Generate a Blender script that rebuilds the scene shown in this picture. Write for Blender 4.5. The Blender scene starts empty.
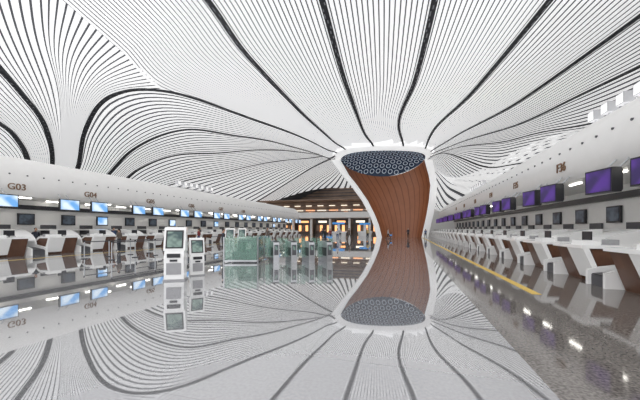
import bpy, bmesh, math, random
from mathutils import Vector, Matrix
random.seed(4)
scn=bpy.context.scene
scn.view_settings.view_transform='Standard'
TH=math.atan(85/300); c,s=math.cos(TH),math.sin(TH)

# ---------------- materials ----------------
def mat(name,col,rough=.5,metal=0.,emit=0.,ecol=None,spec=None,ior=None,noise=None,trans=0.,alpha=1.):
    m=bpy.data.materials.new(name); m.use_nodes=True
    nt=m.node_tree; b=nt.nodes['Principled BSDF']
    b.inputs['Base Color'].default_value=(*col,1); b.inputs['Roughness'].default_value=rough
    b.inputs['Metallic'].default_value=metal
    if ior: b.inputs['IOR'].default_value=ior
    if trans: b.inputs['Transmission Weight'].default_value=trans
    if alpha<1: b.inputs['Alpha'].default_value=alpha
    if emit:
        b.inputs['Emission Color'].default_value=(*(ecol or col),1); b.inputs['Emission Strength'].default_value=emit
    n=nt.nodes.new('ShaderNodeTexNoise'); sc,amt=noise or (6.,.04)
    n.inputs['Scale'].default_value=sc; n.inputs['Detail'].default_value=3
    tc=nt.nodes.new('ShaderNodeTexCoord'); nt.links.new(tc.outputs['Object'],n.inputs['Vector'])
    r=nt.nodes.new('ShaderNodeMapRange'); r.inputs[1].default_value=.3; r.inputs[2].default_value=.7
    r.inputs[3].default_value=1-amt; r.inputs[4].default_value=1+amt
    nt.links.new(n.outputs['Fac'],r.inputs[0])
    mx=nt.nodes.new('ShaderNodeVectorMath'); mx.operation='SCALE'; mx.inputs[0].default_value=col
    nt.links.new(r.outputs[0],mx.inputs['Scale']); nt.links.new(mx.outputs[0],b.inputs['Base Color'])
    return m
M_slat=mat('ceiling_slat_selflit',(.86,.87,.88),.6,emit=.58,ecol=(1,1,1))  # slats are no lamps; glow added to brighten ceiling and hall
M_back=mat('ceiling_void_grey',(.15,.155,.17),.9)
M_ribd=mat('rib_dark',(.03,.032,.038),.6)
M_ribm=mat('rib_fixture_grey',(.25,.26,.28),.4)
M_white=mat('white_panel',(.88,.87,.85),.3,noise=(2,.02))
M_whiteg=mat('white_gloss',(.88,.88,.87),.12,emit=.06,ecol=(1,1,1),noise=(2,.02))  # slight emission lifts the white; these panels hold no lamp
M_wallw=mat('column_white_selflit',(.86,.86,.85),.4,emit=.22,ecol=(1,1,1),noise=(1,.02))  # column shell brightened by its own emission, not a light source
M_lip=mat('ceiling_lip_selflit',(.86,.86,.86),.5,emit=.38,ecol=(1,1,1),noise=(1,.02))  # glow added so the lip matches the brightness of the slats
M_brown=mat('brown_laminate',(.13,.06,.035),.3,noise=(3,.2))
M_dark=mat('dark_plastic',(.02,.02,.025),.35)
M_grey=mat('mid_grey',(.36,.36,.37),.5)
M_steel=mat('brushed_steel',(.55,.56,.58),.28,metal=.85)
M_dgrey=mat('dark_grey',(.09,.09,.10),.5)
M_bronze=mat('sign_bronze',(.22,.12,.06),.4)
M_lamp=mat('lamp_white',(1,1,1),.5,emit=8.,ecol=(1,.97,.9))
M_flood=mat('floodlight_glass',(.9,.9,.9),.5,emit=.35,ecol=(1,1,1))
M_sign=mat('shop_sign_white',(1,1,1),.5,emit=1.4,ecol=(1,.88,.68))
M_glass=mat('green_glass',(.30,.52,.42),.05,alpha=.30,noise=(1,.02))
M_yel=mat('tactile_yellow',(.70,.48,.10),.6)
M_shopw=mat('shop_glow_warm',(.9,.5,.25),.5,emit=1.6,ecol=(1,.45,.18),noise=(1.3,.5))
M_shopd=mat('shop_dark',(.11,.08,.065),.4)
M_brownw=mat('mezz_brown',(.33,.235,.18),.6,noise=(.4,.2))
M_seatg=mat('chair_fabric',(.06,.06,.07),.8)
M_blue=mat('blue_panel',(.05,.2,.5),.4,emit=.4,ecol=(.1,.4,.9))

def screen_mat(name,c1,c2,st,scale):
    m=bpy.data.materials.new(name); m.use_nodes=True; nt=m.node_tree; b=nt.nodes['Principled BSDF']
    tc=nt.nodes.new('ShaderNodeTexCoord'); v=nt.nodes.new('ShaderNodeTexNoise'); v.inputs['Scale'].default_value=scale
    v.inputs['Detail'].default_value=1
    nt.links.new(tc.outputs['Object'],v.inputs['Vector'])
    r=nt.nodes.new('ShaderNodeValToRGB'); r.color_ramp.elements[0].color=(*c1,1); r.color_ramp.elements[1].color=(*c2,1)
    r.color_ramp.elements[0].position=.4; r.color_ramp.elements[1].position=.62
    nt.links.new(v.outputs['Fac'],r.inputs[0]); nt.links.new(r.outputs[0],b.inputs['Emission Color'])
    b.inputs['Emission Strength'].default_value=st; b.inputs['Base Color'].default_value=(.02,.02,.03,1); b.inputs['Roughness'].default_value=.35
    return m
M_scrL=screen_mat('screen_light_blue',(.16,.42,.82),(.75,.88,1),1.1,1.3)
M_scrR=screen_mat('screen_purple',(.03,.008,.11),(.10,.025,.32),.75,1.6)
M_scrS=screen_mat('screen_small',(.05,.12,.11),(.35,.5,.42),.6,5)
M_scrD=screen_mat('screen_dim',(.015,.018,.022),(.06,.08,.10),.8,3)

def floor_mat(name,col,tile,speck,metal,ior,rough,line):
    m=bpy.data.materials.new(name); m.use_nodes=True; nt=m.node_tree; b=nt.nodes['Principled BSDF']
    tc=nt.nodes.new('ShaderNodeTexCoord')
    br=nt.nodes.new('ShaderNodeTexBrick'); br.offset=0
    br.inputs['Scale'].default_value=1; br.inputs['Brick Width'].default_value=tile; br.inputs['Row Height'].default_value=tile
    br.inputs['Mortar Size'].default_value=.006; br.inputs['Mortar Smooth'].default_value=.3
    br.inputs['Color1'].default_value=(1,1,1,1); br.inputs['Color2'].default_value=(.95,.95,.96,1); br.inputs['Mortar'].default_value=(line,line,line,1)
    nt.links.new(tc.outputs['Object'],br.inputs['Vector'])
    n=nt.nodes.new('ShaderNodeTexNoise'); n.inputs['Scale'].default_value=28; n.inputs['Detail'].default_value=4
    nt.links.new(tc.outputs['Object'],n.inputs['Vector'])
    r=nt.nodes.new('ShaderNodeMapRange'); r.inputs[1].default_value=.35; r.inputs[2].default_value=.65
    r.inputs[3].default_value=1-speck; r.inputs[4].default_value=1+speck
    nt.links.new(n.outputs['Fac'],r.inputs[0])
    v=nt.nodes.new('ShaderNodeVectorMath'); v.operation='SCALE'
    nt.links.new(br.outputs['Color'],v.inputs[0]); nt.links.new(r.outputs[0],v.inputs['Scale'])
    v2=nt.nodes.new('ShaderNodeVectorMath'); v2.operation='MULTIPLY'; v2.inputs[1].default_value=col
    nt.links.new(v.outputs[0],v2.inputs[0]); nt.links.new(v2.outputs[0],b.inputs['Base Color'])
    b.inputs['Metallic'].default_value=metal; b.inputs['IOR'].default_value=ior; b.inputs['Roughness'].default_value=rough
    return m
M_fl=floor_mat('polished_light_granite',(.60,.60,.61),1.2,.06,.66,1.9,.022,.8)
M_fd=floor_mat('polished_dark_granite',(.20,.18,.165),.9,.45,.12,1.7,.06,.7)
M_fm=floor_mat('polished_mid_granite',(.42,.415,.41),.9,.2,.4,1.9,.04,.75)

# ---------------- mesh builder ----------------
class MB:
    def __init__(s_): s_.v=[];s_.f=[];s_.m=[];s_.mats=[];s_.sm=[]
    def mi(s_,m):
        if m not in s_.mats: s_.mats.append(m)
        return s_.mats.index(m)
    def face(s_,pts,m,smooth=False):
        i=len(s_.v); s_.v+= [tuple(p) for p in pts]; s_.f.append(tuple(range(i,i+len(pts)))); s_.m.append(s_.mi(m)); s_.sm.append(smooth)
    def mesh(s_,vs,fs,m,smooth=False):
        i=len(s_.v); s_.v+=[tuple(p) for p in vs]; k=s_.mi(m)
        for f in fs: s_.f.append(tuple(i+a for a in f)); s_.m.append(k); s_.sm.append(smooth)
    def box(s_,x0,x1,y0,y1,z0,z1,m,M=None):
        vs=[Vector((x,y,z)) for x in (x0,x1) for y in (y0,y1) for z in (z0,z1)]
        if M: vs=[M@v for v in vs]
        s_.mesh(vs,[(0,1,3,2),(4,6,7,5),(0,4,5,1),(2,3,7,6),(0,2,6,4),(1,5,7,3)],m)
    def prism(s_,prof,y0,y1,m,smooth=False,caps=True,M=None):
        n=len(prof); vs=[Vector((x,y,z)) for y in (y0,y1) for x,z in prof]
        if M: vs=[M@v for v in vs]
        fs=[(i,(i+1)%n,n+(i+1)%n,n+i) for i in range(n)]
        s_.mesh(vs,fs,m,smooth)
        if caps: s_.mesh(vs,[tuple(range(n)),tuple(range(2*n-1,n-1,-1))],m)
    def cyl(s_,p0,p1,r0,r1,m,n=12):
        p0,p1=Vector(p0),Vector(p1); d=(p1-p0).normalized(); a=d.orthogonal().normalized(); b=d.cross(a)
        vs=[];
        for p,r in ((p0,r0),(p1,r1)):
            for i in range(n):
                t=2*math.pi*i/n; vs.append(p+(a*math.cos(t)+b*math.sin(t))*r)
        s_.mesh(vs,[(i,(i+1)%n,n+(i+1)%n,n+i) for i in range(n)],m,True)
        s_.mesh(vs,[tuple(range(n)),tuple(range(2*n-1,n-1,-1))],m)
    def grid(s_,rows,m,smooth=True):
        nr=len(rows); nc=len(rows[0]); vs=[p for r in rows for p in r]
        s_.mesh(vs,[(i*nc+j,i*nc+j+1,(i+1)*nc+j+1,(i+1)*nc+j) for i in range(nr-1) for j in range(nc-1)],m,smooth)
    def data(s_,name):
        me=bpy.data.meshes.new(name); me.from_pydata(s_.v,[],s_.f)
        for m in s_.mats: me.materials.append(m)
        me.polygons.foreach_set('material_index',s_.m); me.polygons.foreach_set('use_smooth',s_.sm); me.update()
        return me
def ob(name,me,loc=(0,0,0),rot=0,scale=(1,1,1),parent=None):
    o=bpy.data.objects.new(name,me); scn.collection.objects.link(o); o.location=loc; o.rotation_euler=(0,0,rot); o.scale=scale
    if parent: o.parent=parent
    return o

# ---------------- ceiling ----------------
DC=(-4.15,58.5)
def sm(t):
    t=max(0,min(1,t)); return t*t*(3-2*t)
def H(x,y):
    dx,dy=x-DC[0],y-DC[1]; lx=dx*c+dy*s; ly=-dx*s+dy*c
    a=math.atan2(ly/5.5,lx/8); rho=max(1,math.hypot(lx/8,ly/5.5))
    top=21-14*sm((-25-x)/40)-13*sm((x-22)/28)-4*sm((y-70)/40)
    top=max(top-9.5*sm((y-64)/36)*sm((x-3)/9),6.2)
    zr=14.9-1.4*math.sin(a)-math.sin(a)**2
    return zr+(top-zr)*(1-math.exp(-(rho-1)/1.3))
def rim(deg,k=1.13):
    a=math.radians(deg); lx=8*k*math.cos(a); ly=5.5*k*math.sin(a)
    return (DC[0]+lx*c-ly*s, DC[1]+lx*s+ly*c)
G_in=[rim(195),(-15.5,53.5),(-24.7,44.7),(-30.8,32.9)]
ribs=dict(
 I=[rim(172),(-17,63),(-25,64.5),(-36,56.4),(-41.8,47.5),(-47,44.6),(-52,45),(-60,47)],
 H=[rim(183),(-16,59.5),(-22.5,58),(-30.5,51.2),(-35.6,42.5),(-43,39.5),(-51.1,41),(-60,43)],
 G=G_in+[(-36,29.3),(-42.6,31.1),(-50.3,35.5),(-60,39.5)],
 F0=G_in+[(-29,24.8),(-28,20),(-26.9,15.6),(-25.3,8),(-24,-2)],
 C=[rim(215),(-12.6,50.7),(-15.5,43),(-16.7,30.2),(-16,21.8),(-15.5,12),(-15,-2)],
 A=[rim(252),(-6.7,48),(-7.3,37.1),(-6.7,24.4),(-6.1,13),(-6,-2)],
 B=[rim(285),(-.9,48),(1.2,39.4),(2.4,26.9),(2.9,15),(3,-2)],
 D=[rim(318),(4.6,52),(8.7,44.5),(11.7,29.6),(12.5,18),(12.8,-2)],
 E=[rim(337),(8.5,56.6),(15.6,50),(20.4,33.9),(21.4,22),(22,-2)],
 F=[rim(350),(9.5,61),(19,59),(25,46),(27.2,30),(28,-2)],
 F2=[rim(2),(9,65),(20,69),(28.5,60),(31.5,42),(33,20),(33.5,-2)],
 F3=[rim(15),(8,70),(20,80),(31,72),(35.5,52),(38,25),(39,-2)],
 F4=[rim(35),(8,78),(22,92),(36,82),(43,55),(47,25),(48,-2)],
 B1=[rim(75),(2,85),(14,112)],
 B2=[rim(115),(-13,78),(-22,112)],
 B3=[rim(140),(-17,74),(-32,88),(-50,90),(-62,85)],
 I2=[rim(160),(-17,69),(-27,75),(-40,66),(-48,57),(-54,53),(-62,53)],
 L1=[(-29,24.8),(-35.1,25.9),(-41.6,28.9),(-50.4,34.4),(-60,38.6)],
 L2=[(-27.2,16.4),(-32.9,20.3),(-38.1,24.8),(-43.7,28.8),(-50.6,33.2),(-60,37.6)],
 J=[(-25.3,8),(-31,12),(-36,16.5),(-40,22.2),(-44,27.2),(-50.7,32.2),(-60,36.6)],
 K=[(-24,-2),(-34,6),(-41,15),(-44.8,22.4),(-47,25.9),(-51.5,29.8),(-60,34.5)],
 M=[(-36,-2),(-43,6),(-48,15.8),(-50.6,22.4),(-53,26.6),(-60,31)],
 N=[(-60,-2),(-60,6),(-60,15),(-60,20),(-60,24),(-60.1,28)])
NS=48
def spline(P,n=NS):
    P=[Vector(p) for p in P]; Q=[P[0]*2-P[1]]+P+[P[-1]*2-P[-2]]; out=[]
    for i in range(1,len(Q)-2):
        for k in range(14):
            t=k/14; a,b,d,e=Q[i-1],Q[i],Q[i+1],Q[i+2]
            out.append(.5*((2*b)+(d-a)*t+(2*a-5*b+4*d-e)*t*t+(3*b-a-3*d+e)*t**3))
    out.append(P[-1]); L=[0]
    for i in range(1,len(out)): L.append(L[-1]+(out[i]-out[i-1]).length)
    res=[];j=0
    for k in range(n):
        t=L[-1]*k/(n-1)
        while j<len(L)-2 and L[j+1]<t: j+=1
        u=(t-L[j])/max(1e-6,L[j+1]-L[j]); res.append(out[j].lerp(out[j+1],min(1,u)))
    return res
S={k:spline(v) for k,v in ribs.items()}
S['Go']=spline([(-30.8,32.9),(-36,29.3),(-42.6,31.1),(-50.3,35.5),(-60,39.5)])
sect=[('F0','C',28,.13),('C','A',21,.13),('A','B',20,.13),('B','D',21,.13),('D','E',17,.15),('E','F',12,.18),('F','F2',9,.2),('F2','F3',9,.2),('F3','F4',9,.2),('F4','B1',26,.18),
 ('B1','B2',18,.18),('B2','B3',18,.18),('B3','I2',13,.19),('I2','I',10,.19),('I','H',10,.19),('H','G',13,.17),('Go','L1',11,.13),('L1','L2',11,.13),('L2','J',9,.13),('J','K',13,.13),('K','M',12,.14),('M','N',10,.14)]
mb=MB()
for a,b,n,g in sect:
    A,B=S[a],S[b]
    for i in range(n):
        rows=[]
        for u in ((i+g)/n,(i+1-g)/n):
            rows.append([(p.x,p.y,H(p.x,p.y)) for p in (A[k].lerp(B[k],u) for k in range(NS))])
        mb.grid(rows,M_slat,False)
nx,ny=112,114
vs=[]
for j in range(ny+1):
    for i in range(nx+1):
        x=-62+i*(112/nx); y=-3+j*(114/ny); vs.append((x,y,H(x,y)+.5))
fs=[]
for j in range(ny):
    for i in range(nx):
        x=-62+(i+.5)*(112/nx)-DC[0]; y=-3+(j+.5)*(114/ny)-DC[1]
        lx=x*c+y*s; ly=-x*s+y*c
        if math.hypot(lx/8,ly/5.5)>1.15: q=j*(nx+1)+i; fs.append((q,q+1,q+nx+2,q+nx+1))
mb.mesh(vs,fs,M_back,True)
ceiling=ob('ceiling',mb.data('ceiling'))
mb=MB()
for k in ['I','H','G','C','A','B','D','E','F','F2','F3','I2','B3','J','K','M']:
    P=spline(ribs[k],150); rows=[[],[],[],[]]; w=.27
    for i,p in enumerate(P):
        q=P[min(i+1,len(P)-1)]-P[max(i-1,0)]; nrm=Vector((-q.y,q.x)).normalized()
        f=min(1,.5+i/60)
        for r,(o,dz) in enumerate([(-w*f,.15),(-w*f,-.1),(w*f,-.1),(w*f,.15)]):
            x=p.x+nrm.x*o;y=p.y+nrm.y*o; rows[r].append((x,y,H(p.x,p.y)+dz))
        if i>3 and i%2==0 and i<149:
            z=H(p.x,p.y)-.13; e=nrm*.14*random.choice((-1,1,0)); d=q.normalized()
            a=p+e; l=.12+.22*random.random()
            pts=[a+nrm*.06+d*l,a-nrm*.06+d*l,a-nrm*.06-d*l,a+nrm*.06-d*l]
            mb.face([(t.x,t.y,z) for t in pts],M_ribm)
    mb.grid(rows,M_ribd,False)
ob('rib_channels',mb.data('rib_channels'),parent=ceiling)

# ---------------- column ----------------
def itp(T,z):
    if z<=T[0][0]: return T[0][1]
    for (a,b),(d,e) in zip(T,T[1:]):
        if z<=d:
            t=(z-a)/(d-a); return b+(e-b)*t
    return T[-1][1]
LB=[(0,-2.5),(2.2,-3.0),(4.3,-3.8),(7.1,-5.2),(10,-7.2),(11.9,-8.7),(14.9,-10.4)]
RB=[(0,5.0),(2.2,5.5),(4.3,6.0),(7.1,6.5),(10,6.8),(11.9,6.5),(14.9,5.7)]
LO=[(0,-3.5),(2.2,-4.0),(4.3,-4.8),(7.1,-6.3),(10,-8.4),(11.9,-10.0),(14.9,-12.2)]
RO=[(0,6.3),(2.2,6.8),(4.3,7.3),(7.1,7.9),(10,8.1),(11.9,7.9),(14.9,7.3)]
def ztop(a): return 14.9-1.4*math.sin(a)-math.sin(a)**2
def colpt(a,t,L,R,extra):
    z=t*ztop(a); l,r=itp(L,z),itp(R,z); k=min(1,z/14.9)
    dep=2.6+2.9*k+extra
    return ((l+r)/2+(r-l)/2*math.cos(a), .5*k+dep*math.sin(a), z)
col=bpy.data.objects.new('sculpted_column',None); scn.collection.objects.link(col); col.location=(-1.8,58.7,0); col.rotation_euler=(0,0,TH)
NA,NT=40,30
mb=MB()
mb.grid([[colpt(math.pi*i/NA,j/NT,LB,RB,0) for i in range(NA+1)] for j in range(NT+1)],None)
mw=bpy.data.materials.new('wood_lining'); mw.use_nodes=True; nt=mw.node_tree; b=nt.nodes['Principled BSDF']
tc=nt.nodes.new('ShaderNodeTexCoord'); sx=nt.nodes.new('ShaderNodeSeparateXYZ'); nt.links.new(tc.outputs['UV'],sx.inputs[0])
mu=nt.nodes.new('ShaderNodeMath'); mu.operation='MULTIPLY'; mu.inputs[1].default_value=16; nt.links.new(sx.outputs[0],mu.inputs[0])
fr=nt.nodes.new('ShaderNodeMath'); fr.operation='FRACT'; nt.links.new(mu.outputs[0],fr.inputs[0])
rp=nt.nodes.new('ShaderNodeValToRGB'); e=rp.color_ramp.elements; e[0].color=(.22,.075,.035,1); e[0].position=.08; e[1].color=(.42,.16,.075,1); e[1].position=.16
nt.links.new(fr.outputs[0],rp.inputs[0])
nn=nt.nodes.new('ShaderNodeTexNoise'); nn.inputs['Scale'].default_value=.8; nt.links.new(tc.outputs['Object'],nn.inputs['Vector'])
mr=nt.nodes.new('ShaderNodeMapRange'); mr.inputs[3].default_value=.85; mr.inputs[4].default_value=1.15; nt.links.new(nn.outputs['Fac'],mr.inputs[0])
vm=nt.nodes.new('ShaderNodeVectorMath'); vm.operation='SCALE'; nt.links.new(rp.outputs[0],vm.inputs[0]); nt.links.new(mr.outputs[0],vm.inputs['Scale'])
nt.links.new(vm.outputs[0],b.inputs['Base Color']); b.inputs['Roughness'].default_value=.35
mb.mats=[mw]; me=mb.data('wood_wall')
uv=me.uv_layers.new(name='UVMap')
for p in me.polygons:
    for li in p.loop_indices:
        vi=me.loops[li].vertex_index; uv.data[li].uv=((vi%(NA+1))/NA,(vi//(NA+1))/NT)
ob('wood_wall',me,parent=col)
mb=MB()
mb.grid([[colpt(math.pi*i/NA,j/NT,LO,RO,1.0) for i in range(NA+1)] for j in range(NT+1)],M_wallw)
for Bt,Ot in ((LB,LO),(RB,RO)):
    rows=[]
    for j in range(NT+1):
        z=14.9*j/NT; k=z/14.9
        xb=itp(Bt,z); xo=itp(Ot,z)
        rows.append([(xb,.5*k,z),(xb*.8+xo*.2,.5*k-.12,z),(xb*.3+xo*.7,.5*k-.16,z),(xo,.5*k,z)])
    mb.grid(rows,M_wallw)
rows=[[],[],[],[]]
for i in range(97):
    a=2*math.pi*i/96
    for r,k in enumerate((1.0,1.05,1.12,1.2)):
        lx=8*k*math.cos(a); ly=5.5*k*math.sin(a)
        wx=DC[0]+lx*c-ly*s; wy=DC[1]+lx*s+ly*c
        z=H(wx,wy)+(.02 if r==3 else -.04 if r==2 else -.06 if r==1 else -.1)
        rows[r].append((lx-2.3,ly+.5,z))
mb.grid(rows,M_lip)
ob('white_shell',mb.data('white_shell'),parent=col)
def dome(lx,ly):
    u,v=lx/8,ly/5.5; k2=min(1,u*u+v*v)
    return 14.9-1.4*v-v*v+1.2*(1-k2)
mg=mat('skylight_dark_glass',(.02,.03,.05),.15,emit=.12,ecol=(.08,.16,.28),noise=(.9,.5))
M_lat=mat('skylight_lattice',(.5,.58,.65),.4,emit=.20,ecol=(.6,.75,.9))
mb=MB(); rows=[]
for r in range(9):
    k=r/8*1.02
    rows.append([(-2.3+8*k*math.cos(2*math.pi*i/64),.5+5.5*k*math.sin(2*math.pi*i/64),
      dome(8*k*math.cos(2*math.pi*i/64),5.5*k*math.sin(2*math.pi*i/64))) for i in range(65)])
mb.grid(rows,mg)
R0=.72
for iy in range(-8,9):
    for ix in range(-10,11):
        cx=ix*R0*1.732+(iy%2)*R0*.866; cy=iy*R0*1.5
        if math.hypot(cx/8,cy/5.5)>.95: continue
        n=6 if False else 10; ring=[]
        for i in range(n):
            t=2*math.pi*i/n
            ring.append([(cx+R0*q_*math.cos(t),cy+R0*q_*math.sin(t)) for q_ in (.48,.66)])
        for i in range(n):
            a,b_=ring[i],ring[(i+1)%n]
            pts=[a[0],a[1],b_[1],b_[0]]
            mb.face([(x-2.3,y+.5,dome(x,y)-.08) for x,y in pts],M_lat)
ob('lattice_skylight',mb.data('lattice_skylight'),parent=col)

# ---------------- floor / walls ----------------
mb=MB()
def q(x0,x1,m,y0=-6,y1=112): mb.face([(x0,y0,0),(x1,y0,0),(x1,y1,0),(x0,y1,0)],m)
q(-64,-17.6,M_fm); q(-17.6,1.4,M_fl); q(1.4,52,M_fd)
mb.box(3.0,3.2,8.5,64,0,.006,M_yel)
mb.box(-19.4,-19.25,9,64,0,.006,M_yel)
ob('floor',mb.data('floor'))
mb=MB(); mb.box(-64.3,-64,-6,112,0,9,M_white); ob('wall_left',mb.data('wall_left'))
mb=MB(); mb.box(52,52.3,-6,112,0,9.5,M_white); ob('wall_right',mb.data('wall_right'))
mb=MB(); mb.box(-64,4,111,111.3,0,18,M_brownw); mb.box(4,52,111,111.3,0,9,M_white)
for i in range(9): mb.box(-64,4,110.8,111,8.5+i*1.1,8.75+i*1.1,M_dgrey)
ob('wall_back',mb.data('wall_back'))
mb=MB()
Y=88
SW=Matrix(((0,1,0,0),(1,0,0,0),(0,0,1,0),(0,0,0,1)))
mb.box(-58,1,Y,107.5,5.2,5.5,M_grey)
mb.prism([(Y-.5,5.0),(Y,4.8),(Y+.3,5.2),(Y+.3,6.7),(Y-.2,6.7)],-58,1,M_white,M=SW)
mb.box(-58,1,Y+8,Y+8.3,5.5,10.8,M_brownw)
mb.box(-58,1,Y+2,Y+8.3,10.6,10.9,M_brownw)
for i in range(5): mb.box(-58,1,Y+7.9,Y+8,6.4+i,6.5+i,M_shopd)
for i in range(14):
    x=-56+i*4; mb.cyl((x,Y+1,5.5),(x,Y+1,7.3),.06,.06,M_steel,6)
    mb.box(x,x+3,Y+7.6,Y+7.8,7.6,7.9,M_sign if i%2 else M_shopw)
    mb.box(x,x+2,Y+7.6,Y+7.8,9.2,9.4,M_sign)
    mb.box(x+1,x+2.2,Y+7.7,Y+7.85,5.6,7.2,M_shopw if i%3==0 else M_shopd)
mb.box(-58,1,Y+.95,Y+1.05,7.25,7.35,M_steel)
for i in range(10):
    x=-58+i*6; mb.box(x-.3,x+.3,Y+.6,Y+1.4,0,5.2,M_white)
    if i==9: break
    mb.box(x+.5,x+5.5,Y+4,Y+4.2,0,3.3,M_shopd)
    for j in range(4): mb.box(x+.8+j*1.15,x+1.65+j*1.15,Y+3.9,Y+3.99,.9-.3*(j%2),2.8,(M_shopw,M_brownw,M_shopw,M_shopd)[(i+j)%4])
    mb.box(x+.7,x+5.3,Y+3.8,Y+3.98,3.3,4.6,M_dgrey)
    mb.box(x+1.5,x+4.2,Y+3.7,Y+3.79,3.6,4.2,M_sign if i%2 else M_shopw)
ob('mezzanine_shops',mb.data('mezzanine_shops'))

# ---------------- check-in rows ----------------
def row(side):
    X0=5.1 if side>0 else -21.5
    L='right' if side>0 else 'left'
    mb=MB(); y0,y1=(-3,66) if side>0 else (-3,64)
    prof=[(1.75,3.65),(1.6,3.8),(1.52,4.2),(1.55,4.7),(1.75,5.3),(2.15,5.85),(2.75,6.2),(3.4,6.35),(6.5,6.4),(6.5,6.2),(2.2,5.5),(2.0,3.85),(6.5,3.85),(6.5,3.65)]
    n=len(prof)
    vs=[(u,y,z) for y in (y0,y1) for u,z in prof]
    mb.mesh(vs,[(i,(i+1)%n,n+(i+1)%n,n+i) for i in range(8)],M_white,True)
    mb.mesh(vs,[(i,(i+1)%n,n+(i+1)%n,n+i) for i in range(8,n)],M_white,False)
    mb.mesh(vs,[tuple(range(n)),tuple(range(2*n-1,n-1,-1))],M_white)
    y=y0+1
    while y<y1-1:
        mb.cyl((1.66,y,4.98),(1.6,y,4.98),.045,.045,M_dgrey,8)
        y+=.9
    y=y0+2
    while y<y1-1:
        mb.box(2.3,2.38,y,y+.9,3.6,3.65,M_lamp)
        if side<0: mb.box(3.9,4.0,y,y+.9,3.6,3.65,M_lamp)
        y+=2.8
    y=y0+2
    while y<y1:
        mb.box(5.2,5.8,y,y+.5,0,3.65,M_white); y+=8.4
    ob('bulkhead_fascia' ,mb.data('bulkhead_'+L),(X0,0,0),0,(side,1,1))
    mb=MB()
    mb.box(4.6,4.75,y0,y1,0,1.5,M_white); mb.box(4.62,4.75,y0,y1,1.5,3.65,M_white)
    y=y0+.6
    while y<y1-2:
        mb.box(4.5,4.6,y,y+1.0,1.9,2.7,M_dark); mb.box(4.48,4.5,y+.08,y+.92,1.98,2.62,M_scrD if side>0 else (M_scrL if int(y)%4==0 else M_scrD))
        mb.box(4.5,4.6,y+1.4,y+2.4,.2,1.9,M_dgrey)
        y+=2.8
    mb.box(4.4,4.6,y0,y1,3.0,3.3,M_dark)
    ob('wall_service_'+L,mb.data('wall_service_'+L),(X0,0,0),0,(side,1,1))
row(1); row(-1)

mb=MB()
mb.prism([(.05,1.02),(1.25,1.02),(1.25,0),(.40,0)],.9,1.74,M_brown)
mb.prism([(.5,0),(1.25,0),(1.25,1.0),(.22,1.0)],.06,.9,M_brown)
mb.prism([(-.05,1.12),(.95,1.12),(.95,1.02),(-.05,1.02)],0,1.8,M_whiteg)
mb.prism([(-.05,1.1),(.14,1.02),(.46,.16),(.34,.12)],0,.92,M_whiteg)
mb.prism([(.95,1.12),(1.35,.82),(1.35,.76),(.95,1.0)],0,1.8,M_white)
mb.prism([(.0,1.12),(.45,1.12),(.42,1.26),(.03,1.26)],.05,.7,M_whiteg)
mb.box(.62,.66,.9,1.4,1.2,1.52,M_dark); mb.box(.655,.67,.92,1.38,1.22,1.5,M_scrS); mb.cyl((.64,1.15,1.12),(.64,1.15,1.22),.03,.03,M_dark,8); mb.box(.56,.74,1.02,1.28,1.12,1.135,M_dark)
mb.box(.75,1.0,.25,.6,1.12,1.28,M_grey)
mb.prism([(.1,0),(2.9,0),(2.9,.55),(.9,.42),(.1,.30)],1.95,2.62,M_dgrey)
mb.prism([(.1,.31),(.9,.43),(2.9,.56),(2.9,.58),(.9,.45),(.1,.33)],2.0,2.58,M_dark)
out=[(1.0+1.9*(1-math.cos(math.pi/2*i/12)), .62+.98*math.sin(math.pi/2*i/12)) for i in range(13)]
for ya in (1.84,2.64):
    mb.prism([(2.9,0),(.02,0),(.02,.42),(.3,.5)]+out+[(2.9,1.6)][:0],ya,ya+.1,M_whiteg)
inn=[(x+.09 if i<8 else x,z-.09) for i,(x,z) in enumerate(out)]
mb.prism(out[2:]+inn[2:][::-1],1.94,2.64,M_whiteg)
mb.box(2.9,4.4,1.86,2.71,0,1.2,M_dgrey); mb.box(2.85,4.4,1.8,2.76,1.5,1.6,M_white)
mb.prism([(1.9,0),(2.9,0),(2.9,1.15),(2.3,1.1),(2.0,.7)],1.2,1.84,M_white)
counter=mb.data('check_in_counter')
mb=MB()
for i in range(5):
    a=2*math.pi*i/5; mb.cyl((0,0,.1),(.28*math.cos(a),.28*math.sin(a),.06),.025,.018,M_steel,6); mb.cyl((.28*math.cos(a),.28*math.sin(a)-.02,.03),(.28*math.cos(a),.28*math.sin(a)+.02,.03),.03,.03,M_dark,8)
mb.cyl((0,0,.08),(0,0,.45),.03,.025,M_steel,8)
mb.prism([(-.23,.45),(.23,.45),(.25,.49),(.22,.54),(-.22,.53),(-.25,.49)],-.23,.23,M_seatg)
mb.prism([(.2,.6),(.26,.6),(.32,1.05),(.27,1.07)],-.2,.2,M_seatg); mb.prism([(.2,.47),(.24,.47),(.28,.65),(.24,.65)],-.04,.04,M_steel)
chair=mb.data('office_chair')
def mon(scr,hw=.64,th=.06):
    mb=MB()
    mb.prism([(-.05,-.38),(th,-.38),(th+.05,-.3),(th+.05,.3),(th,.38),(-.05,.38)],-hw,hw,M_dark)
    mb.box(-.062,-.05,-hw+.05,hw-.05,-.33,.33,scr)
    mb.cyl((.08,-.25,.1),(.72,-.25,.75),.03,.03,M_steel,8); mb.cyl((.08,.25,.1),(.72,.25,.75),.03,.03,M_steel,8)
    return mb.data('display_monitor')
monL,monR=mon(M_scrL),mon(M_scrR,.5,.22)
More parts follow.
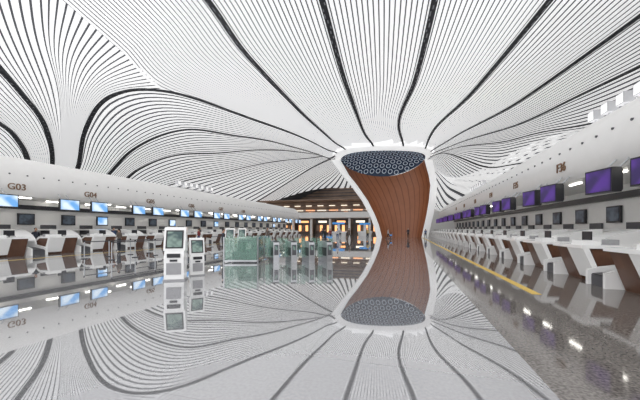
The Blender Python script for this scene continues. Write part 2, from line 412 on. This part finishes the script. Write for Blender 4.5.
for side,X0 in ((1,5.1),(-1,-21.5)):
    for i in range(23):
        y=2.3+2.8*i
        if side>0 and y<4: continue
        if side>0 or y<60:
            ob('check_in_counter',counter,(X0,y,0),0,(side,1,1))
            ob('office_chair',chair,(X0+side*1.55,y+.6,0),0 if side>0 else math.pi)
    for i in range(10):
        for yy in (9.6+5.6*i,11.7+5.6*i):
            if side>0: ob('display_monitor',monR,(X0+.9,yy,3.12),math.radians(12))
            else: ob('display_monitor',monL,(X0-.75,yy,3.25),0,(-1,1,1))
def sign(txt,loc,side,size=.55):
    cu=bpy.data.curves.new('zone_sign','FONT'); cu.body=txt; cu.size=size; cu.extrude=.02; cu.align_x='CENTER'
    cu.materials.append(M_bronze)
    o=bpy.data.objects.new('zone_sign',cu); scn.collection.objects.link(o); o.location=loc
    o.rotation_euler=(math.radians(90),0,math.radians(-90 if side>0 else 90))
for i,y in enumerate((15.6,21.2,26.8,32.4,38,43.6)): sign('F%02d'%(36-i),(6.6,y,4.12),1)
for i,y in enumerate((12.7,17.2,22.8,28.4,34,39.6)): sign('G%02d'%(3+i),(-23.0,y,4.02),-1)
mb=MB()
for i in range(7):
    mb.box(0,.4,i*1.0,i*1.0+.5,.35,.8,M_grey); mb.box(-.01,0,i*1.0+.04,i*1.0+.46,.38,.77,M_flood)
    mb.cyl((.2,i+.25,0),(.2,i+.25,.36),.04,.04,M_steel,6)
mb.box(.12,.3,-.2,6.7,0,.06,M_steel)
fb=mb.data('floodlight_bank')
ob('floodlight_bank',fb,(8.5,11,6.38)); ob('floodlight_bank',fb,(-24.9,28.5,6.38),0,(-1,1,1)); ob('floodlight_bank',fb,(8.5,38,6.38))

# ---------------- kiosks, gates ----------------
T=Matrix.Rotation(math.pi/2,4,'Z')
mb=MB()
mb.box(-.3,.3,-.22,.22,0,.05,M_grey)
mb.prism([(-.2,.05),(.2,.05),(.2,.95),(-.14,.95),(-.22,.7)],-.27,.27,M_whiteg,M=T)
mb.prism([(-.16,.93),(.12,.93),(.16,1.62),(.06,1.66),(-.02,1.62)],-.30,.30,M_whiteg,M=T)
mb.prism([(-.165,1.0),(-.15,1.0),(-.035,1.56),(-.05,1.56)],-.24,.24,M_dark,M=T)
mb.prism([(-.172,1.04),(-.16,1.04),(-.05,1.52),(-.06,1.52)],-.20,.20,M_scrS,M=T)
mb.box(-.18,.18,-.245,-.22,.72,.84,M_dark); mb.box(-.2,.2,-.235,-.2,.2,.55,M_grey)
mb.box(-.1,.1,-.26,-.2,.6,.66,M_dark)
kiosk=mb.data('self_service_kiosk')
ob('self_service_kiosk',kiosk,(-6.95,7.85,0),math.radians(28),(1.05,1.05,1.0))
ob('self_service_kiosk',kiosk,(-6.95,8.85,0),math.radians(48),(.8,.8,.78))
ob('self_service_kiosk',kiosk,(-11.2,17.6,0),math.radians(20))
ob('self_service_kiosk',kiosk,(-12.3,21.0,0),math.radians(20))
mb=MB()
pr=[(-.7,.0),(.7,.0),(.7,.82)]+[(.7-.18*(1-math.cos(t)),.82+.18*math.sin(t)) for t in [math.pi/2*i/5 for i in range(1,6)]]+[(-.7+.18*(1-math.cos(t)),.82+.18*math.sin(t)) for t in [math.pi/2*i/5 for i in range(5,-1,-1)]]
mb.prism(pr,-.14,.14,M_steel,M=T)
mb.box(-.145,.145,-.6,.6,.3,.7,M_dark); mb.box(-.12,.12,-.62,-.3,1.0,1.02,M_dark); mb.box(-.1,.1,-.705,-.69,.35,.85,M_dgrey); mb.box(-.06,.06,-.715,-.705,.6,.8,M_scrS)
mb.box(.14,.42,-.02,.0,.2,1.15,M_glass); mb.box(-.42,-.14,-.02,.0,.2,1.15,M_glass)
gate=mb.data('turnstile_gate')
ax=Vector((c,s))
base=Vector((-6.3,13.8))
for i in range(4):
    p=base+ax*(.85*i); ob('turnstile_gate',gate,(p.x,p.y,0),TH+math.radians(18))
def panel(mb,x0,y0,x1,y1,h=1.2):
    d=Vector((x1-x0,y1-y0,0)); L=d.length; ang=math.atan2(d.y,d.x); M=Matrix.Translation((x0,y0,0))@Matrix.Rotation(ang,4,'Z')
    n=max(1,round(L/1.1))
    for i in range(n):
        mb.box(i*L/n+.04,(i+1)*L/n-.04,-.008,.008,.1,h,M_glass,M)
        mb.box(i*L/n+.04,(i+1)*L/n-.04,-.012,.012,.06,.14,M_steel,M)
    for i in range(n+1): mb.box(i*L/n-.025,i*L/n+.025,-.025,.025,0,h+.02,M_steel,M)
mb=MB()
panel(mb,0,0,1.6,0); panel(mb,0,0,-.3,3.4); panel(mb,1.6,0,1.6,1.5); panel(mb,-.3,3.4,1.6,3.4); panel(mb,1.6,1.5,1.6,3.4)
ob('glass_barrier',mb.data('glass_barrier'),(-8.2,12.35,0),TH)
mb=MB()
for sx_ in (-.25,.25):
    mb.cyl((sx_,-.45,.12),(sx_,.45,.16),.02,.02,M_steel,6); mb.cyl((sx_,.45,.16),(sx_,.55,1.0),.02,.02,M_steel,6)
    mb.cyl((sx_*.8,-.4,.06),(sx_*.8+.03,-.4,.06),.06,.06,M_dark,10); mb.cyl((sx_,.4,.06),(sx_+.03,.4,.06),.06,.06,M_dark,10)
mb.cyl((-.25,.55,1.0),(.25,.55,1.0),.025,.025,M_dark,8)
mb.box(-.25,.25,-.45,.45,.14,.17,M_steel); mb.box(-.25,.25,.44,.47,.5,.72,M_blue); mb.box(-.22,.22,.2,.5,.72,.74,M_steel)
tr=mb.data('luggage_trolley')
for x,y in ((-11.5,41),(-10.6,42),(-9.3,36),(-2.5,49.5),(-8.2,33)): ob('luggage_trolley',tr,(x,y,0),random.random()*6)
mb=MB()
mb.box(-.8,.8,-.45,.45,0,.5,M_dgrey); mb.box(-.75,.75,-.35,.35,.5,.53,M_dark)
mb.prism([(-.5,.5),(-.42,1.15),(-.3,1.25),(.5,1.25),(.6,1.1),(.6,.5),(.5,.5),(.5,1.05),(-.3,1.1),(-.4,.5)],-.45,.45,M_dgrey)
mb.box(.6,.8,-.3,.3,.5,1.35,M_dark); mb.box(.58,.6,-.25,.25,1.0,1.3,M_scrS); mb.box(-.82,-.8,-.3,.3,.1,.4,M_steel)
bd=mb.data('bag_drop_machine')
for u,v in ((.65,1.5),(.6,2.6)):
    p=Vector((-8.2,12.35))+Vector((c,s))*u+Vector((-s,c))*v; ob('bag_drop_machine',bd,(p.x,p.y,0),TH,(.75,.75,.85))
mb=MB(); mb.cyl((0,0,0),(0,0,.03),.17,.15,M_dark,16); mb.cyl((0,0,.03),(0,0,.95),.028,.028,M_steel,10); mb.cyl((0,0,.9),(0,0,1.0),.04,.04,M_dark,10)
mb.box(-.01,.01,0,1.4,.88,.93,M_dgrey)
st=mb.data('queue_stanchion')
for r,x in enumerate((-16.5,-14.6)):
    for i in range(10): ob('queue_stanchion',st,(x,12+i*1.4+(i//5)*4,0))
mb=MB()
P=[(math.cos(t),math.sin(t)) for t in [2*math.pi*i/24 for i in range(24)]]
for r0,r1,z0,z1,m in ((1.5,1.6,0,.85,M_white),(1.75,1.75,.85,1.1,M_whiteg),(.3,.3,1.1,2.6,M_white),(1.3,1.3,2.6,3.0,M_blue)):
    mb.mesh([(a*r0,b_*r0,z0) for a,b_ in P]+[(a*r1,b_*r1,z1) for a,b_ in P],[(i,(i+1)%24,24+(i+1)%24,24+i) for i in range(24)]+[tuple(range(24)),tuple(range(47,23,-1))],m)
info=mb.data('information_desk')
ob('information_desk',info,(-13.5,62,0)); ob('information_desk',info,(-9,70,0))

# ---------------- people ----------------
M_skin=mat('skin',(.55,.33,.23),.6); M_hair=mat('hair_black',(.02,.015,.012),.6)
def person(name,loc,rot,top,bot,stride=.0,hgt=1.72,arm=0.):
    k=hgt/1.72
    J=[('pel',(0,0,.95),.13),('wst',(0,.01,1.1),.12),('chest',(0,.01,1.32),.145),('nk',(0,0,1.46),.06),('hd0',(0,-.01,1.54),.055),
     ('hl',(.09,0,.9),.095),('kl',(.10,-stride*.45-.02,.5),.06),('al',(.10,-stride*.6,.09),.042),('tl',(.11,-stride*.6-.16,.04),.035),
     ('hr',(-.09,0,.9),.095),('kr',(-.10,stride*.25-.02,.5),.06),('ar',(-.10,stride*.7,.09),.042),('tr',(-.11,stride*.7-.16,.04),.035),
     ('sl',(.18,.01,1.40),.062),('el',(.23,.03+stride*.2,1.12),.043),('wl',(.23,-.05+stride*.4-arm*.1,.88+arm*.2),.028),('pl',(.23,-.07+stride*.45-arm*.15,.80+arm*.25),.03),
     ('sr',(-.18,.01,1.40),.062),('er',(-.23,.03-stride*.2,1.12),.043),('wr',(-.23,-.05-stride*.3,.88),.028),('pr',(-.23,-.07-stride*.35,.80),.03)]
    ix={n:i for i,(n,_,_) in enumerate(J)}
    E=[('pel','wst'),('wst','chest'),('chest','nk'),('nk','hd0'),('pel','hl'),('hl','kl'),('kl','al'),('al','tl'),('pel','hr'),('hr','kr'),('kr','ar'),('ar','tr'),
       ('chest','sl'),('sl','el'),('el','wl'),('wl','pl'),('chest','sr'),('sr','er'),('er','wr'),('wr','pr')]
    me=bpy.data.meshes.new('tmp'); me.from_pydata([p for _,p,_ in J],[(ix[a],ix[b]) for a,b in E],[])
    o=bpy.data.objects.new('tmp',me); scn.collection.objects.link(o)
    md=o.modifiers.new('s','SKIN')
    for i,(n,p,r) in enumerate(J):
        sv=me.skin_vertices[0].data[i]; sv.radius=(r,r*.8 if n in('chest','pel','wst') else r); sv.use_root=(i==0)
    su=o.modifiers.new('u','SUBSURF'); su.levels=1; su.render_levels=1
    dg=bpy.context.evaluated_depsgraph_get(); ev=bpy.data.meshes.new_from_object(o.evaluated_get(dg))
    mb=MB(); mb.v+= [tuple(v.co) for v in ev.vertices]
    for p in ev.polygons:
        z=p.center.z; x=abs(p.center.x); m=top
        if z<.95 and x<.19: m=bot
        if z<.1: m=M_dark
        if x>.19 and z<.9+arm*.2: m=M_skin
        if z>1.47: m=M_skin
        mb.f.append(tuple(p.vertices)); mb.m.append(mb.mi(m)); mb.sm.append(True)
    def ell(cx,cy,cz,rx,ry,rz,m,n=12):
        vs=[];fs=[]
        for a in range(n//2+1):
            for b_ in range(n):
                t=math.pi*a/(n//2); f=2*math.pi*b_/n
                vs.append((cx+rx*math.sin(t)*math.cos(f),cy+ry*math.sin(t)*math.sin(f),cz+rz*math.cos(t)))
        for a in range(n//2):
            for b_ in range(n): fs.append((a*n+b_,a*n+(b_+1)%n,(a+1)*n+(b_+1)%n,(a+1)*n+b_))
        mb.mesh(vs,fs,m,True)
    ell(0,-.02,1.61,.075,.092,.115,M_skin); ell(0,.005,1.645,.082,.095,.095,M_hair)
    ell(0,-.113,1.60,.012,.016,.02,M_skin,8); ell(.077,-.015,1.605,.012,.02,.028,M_skin,8); ell(-.077,-.015,1.605,.012,.02,.028,M_skin,8)
    ell(.028,-.1,1.622,.012,.008,.007,M_hair,8); ell(-.028,-.1,1.622,.012,.008,.007,M_hair,8); ell(0,-.1,1.56,.022,.01,.006,M_bronze,8)
    for sg,pn in ((1,'pl'),(-1,'pr')):
        px_,py_,pz_=J[ix[pn]][1]
        for f in range(4):
            y=py_-.027+.018*f; l=(.06,.072,.068,.052)[f]
            mb.cyl((px_,y,pz_-.01),(px_-.004*sg,y-.004,pz_-.01-l*.55),.009,.008,M_skin,6); mb.cyl((px_-.004*sg,y-.004,pz_-.01-l*.55),(px_-.018*sg,y-.006,pz_-.01-l),.008,.006,M_skin,6)
        mb.cyl((px_,py_-.03,pz_+.03),(px_-.01*sg,py_-.06,pz_-.02),.010,.008,M_skin,6)
    bpy.data.objects.remove(o)
    return ob(name,mb.data(name),loc,rot,(k,k,k))
cl=[mat('cloth_%d'%i,cc,.8) for i,cc in enumerate([(.03,.035,.05),(.25,.05,.05),(.5,.5,.52),(.05,.09,.2),(.15,.12,.1),(.6,.45,.2),(.02,.02,.02)])]
ppl=[((-10.4,15.6),2.2,0,6,.0),((-9.6,38.8),.4,1,0,.5),((-8.7,39.3),3.3,2,3,.45),((-5.7,48.3),2.9,5,0,.4),((.5,52),0.3,0,6,.0),((3.3,53),3.2,3,0,.5),((-2.5,47.5),1.4,2,6,.5),
 ((-23.9,14.2),1.57,0,6,0),((-23.9,19.8),1.57,3,0,0),((-23.9,31.0),1.57,0,6,0),((-20,17.0),-1.4,4,0,0),((-19.8,25.5),-1.5,1,3,0),((-19.9,34),-1.6,6,0,0),((-13.5,28),.8,4,0,.5),((-12.4,47),2,6,3,.5),((-11,52),.2,2,0,.4),
 ((-8.6,32.4),3.0,6,0,.5),((-9.8,35.5),2.8,0,4,.3),((-7.6,42),1.0,4,6,.4),((-6.6,54),2.0,6,0,0)]
for i,((x,y),r,t,b_,sd) in enumerate(ppl): person('pedestrian',(x,y,0),r,cl[t],cl[b_],sd,1.62+.03*(i%5),.0 if sd else .6)

# ---------------- world, lights, camera ----------------
w=bpy.data.worlds.new('World'); scn.world=w; w.use_nodes=True
bg=w.node_tree.nodes['Background']; bg.inputs[0].default_value=(.98,.98,1,1); bg.inputs[1].default_value=1.6
def area(name,loc,rot,sx_,sy_,pw,col_=(1,1,1)):
    l=bpy.data.lights.new(name,'AREA'); l.shape='RECTANGLE'; l.size=sx_; l.size_y=sy_; l.energy=pw; l.color=col_
    o=bpy.data.objects.new(name,l); scn.collection.objects.link(o); o.location=loc; o.rotation_euler=rot
for x in (9.5,-26): area('uplight',(x,30,6.6),(math.pi,0,0),2.5,60,800)
cam=bpy.data.cameras.new('camera'); co=bpy.data.objects.new('camera',cam); scn.collection.objects.link(co); scn.camera=co
co.location=(0,0,1.6); co.rotation_euler=(math.pi/2,0,TH)
cam.sensor_width=36; cam.lens=300/640*36; cam.shift_y=29/640; cam.clip_end=500
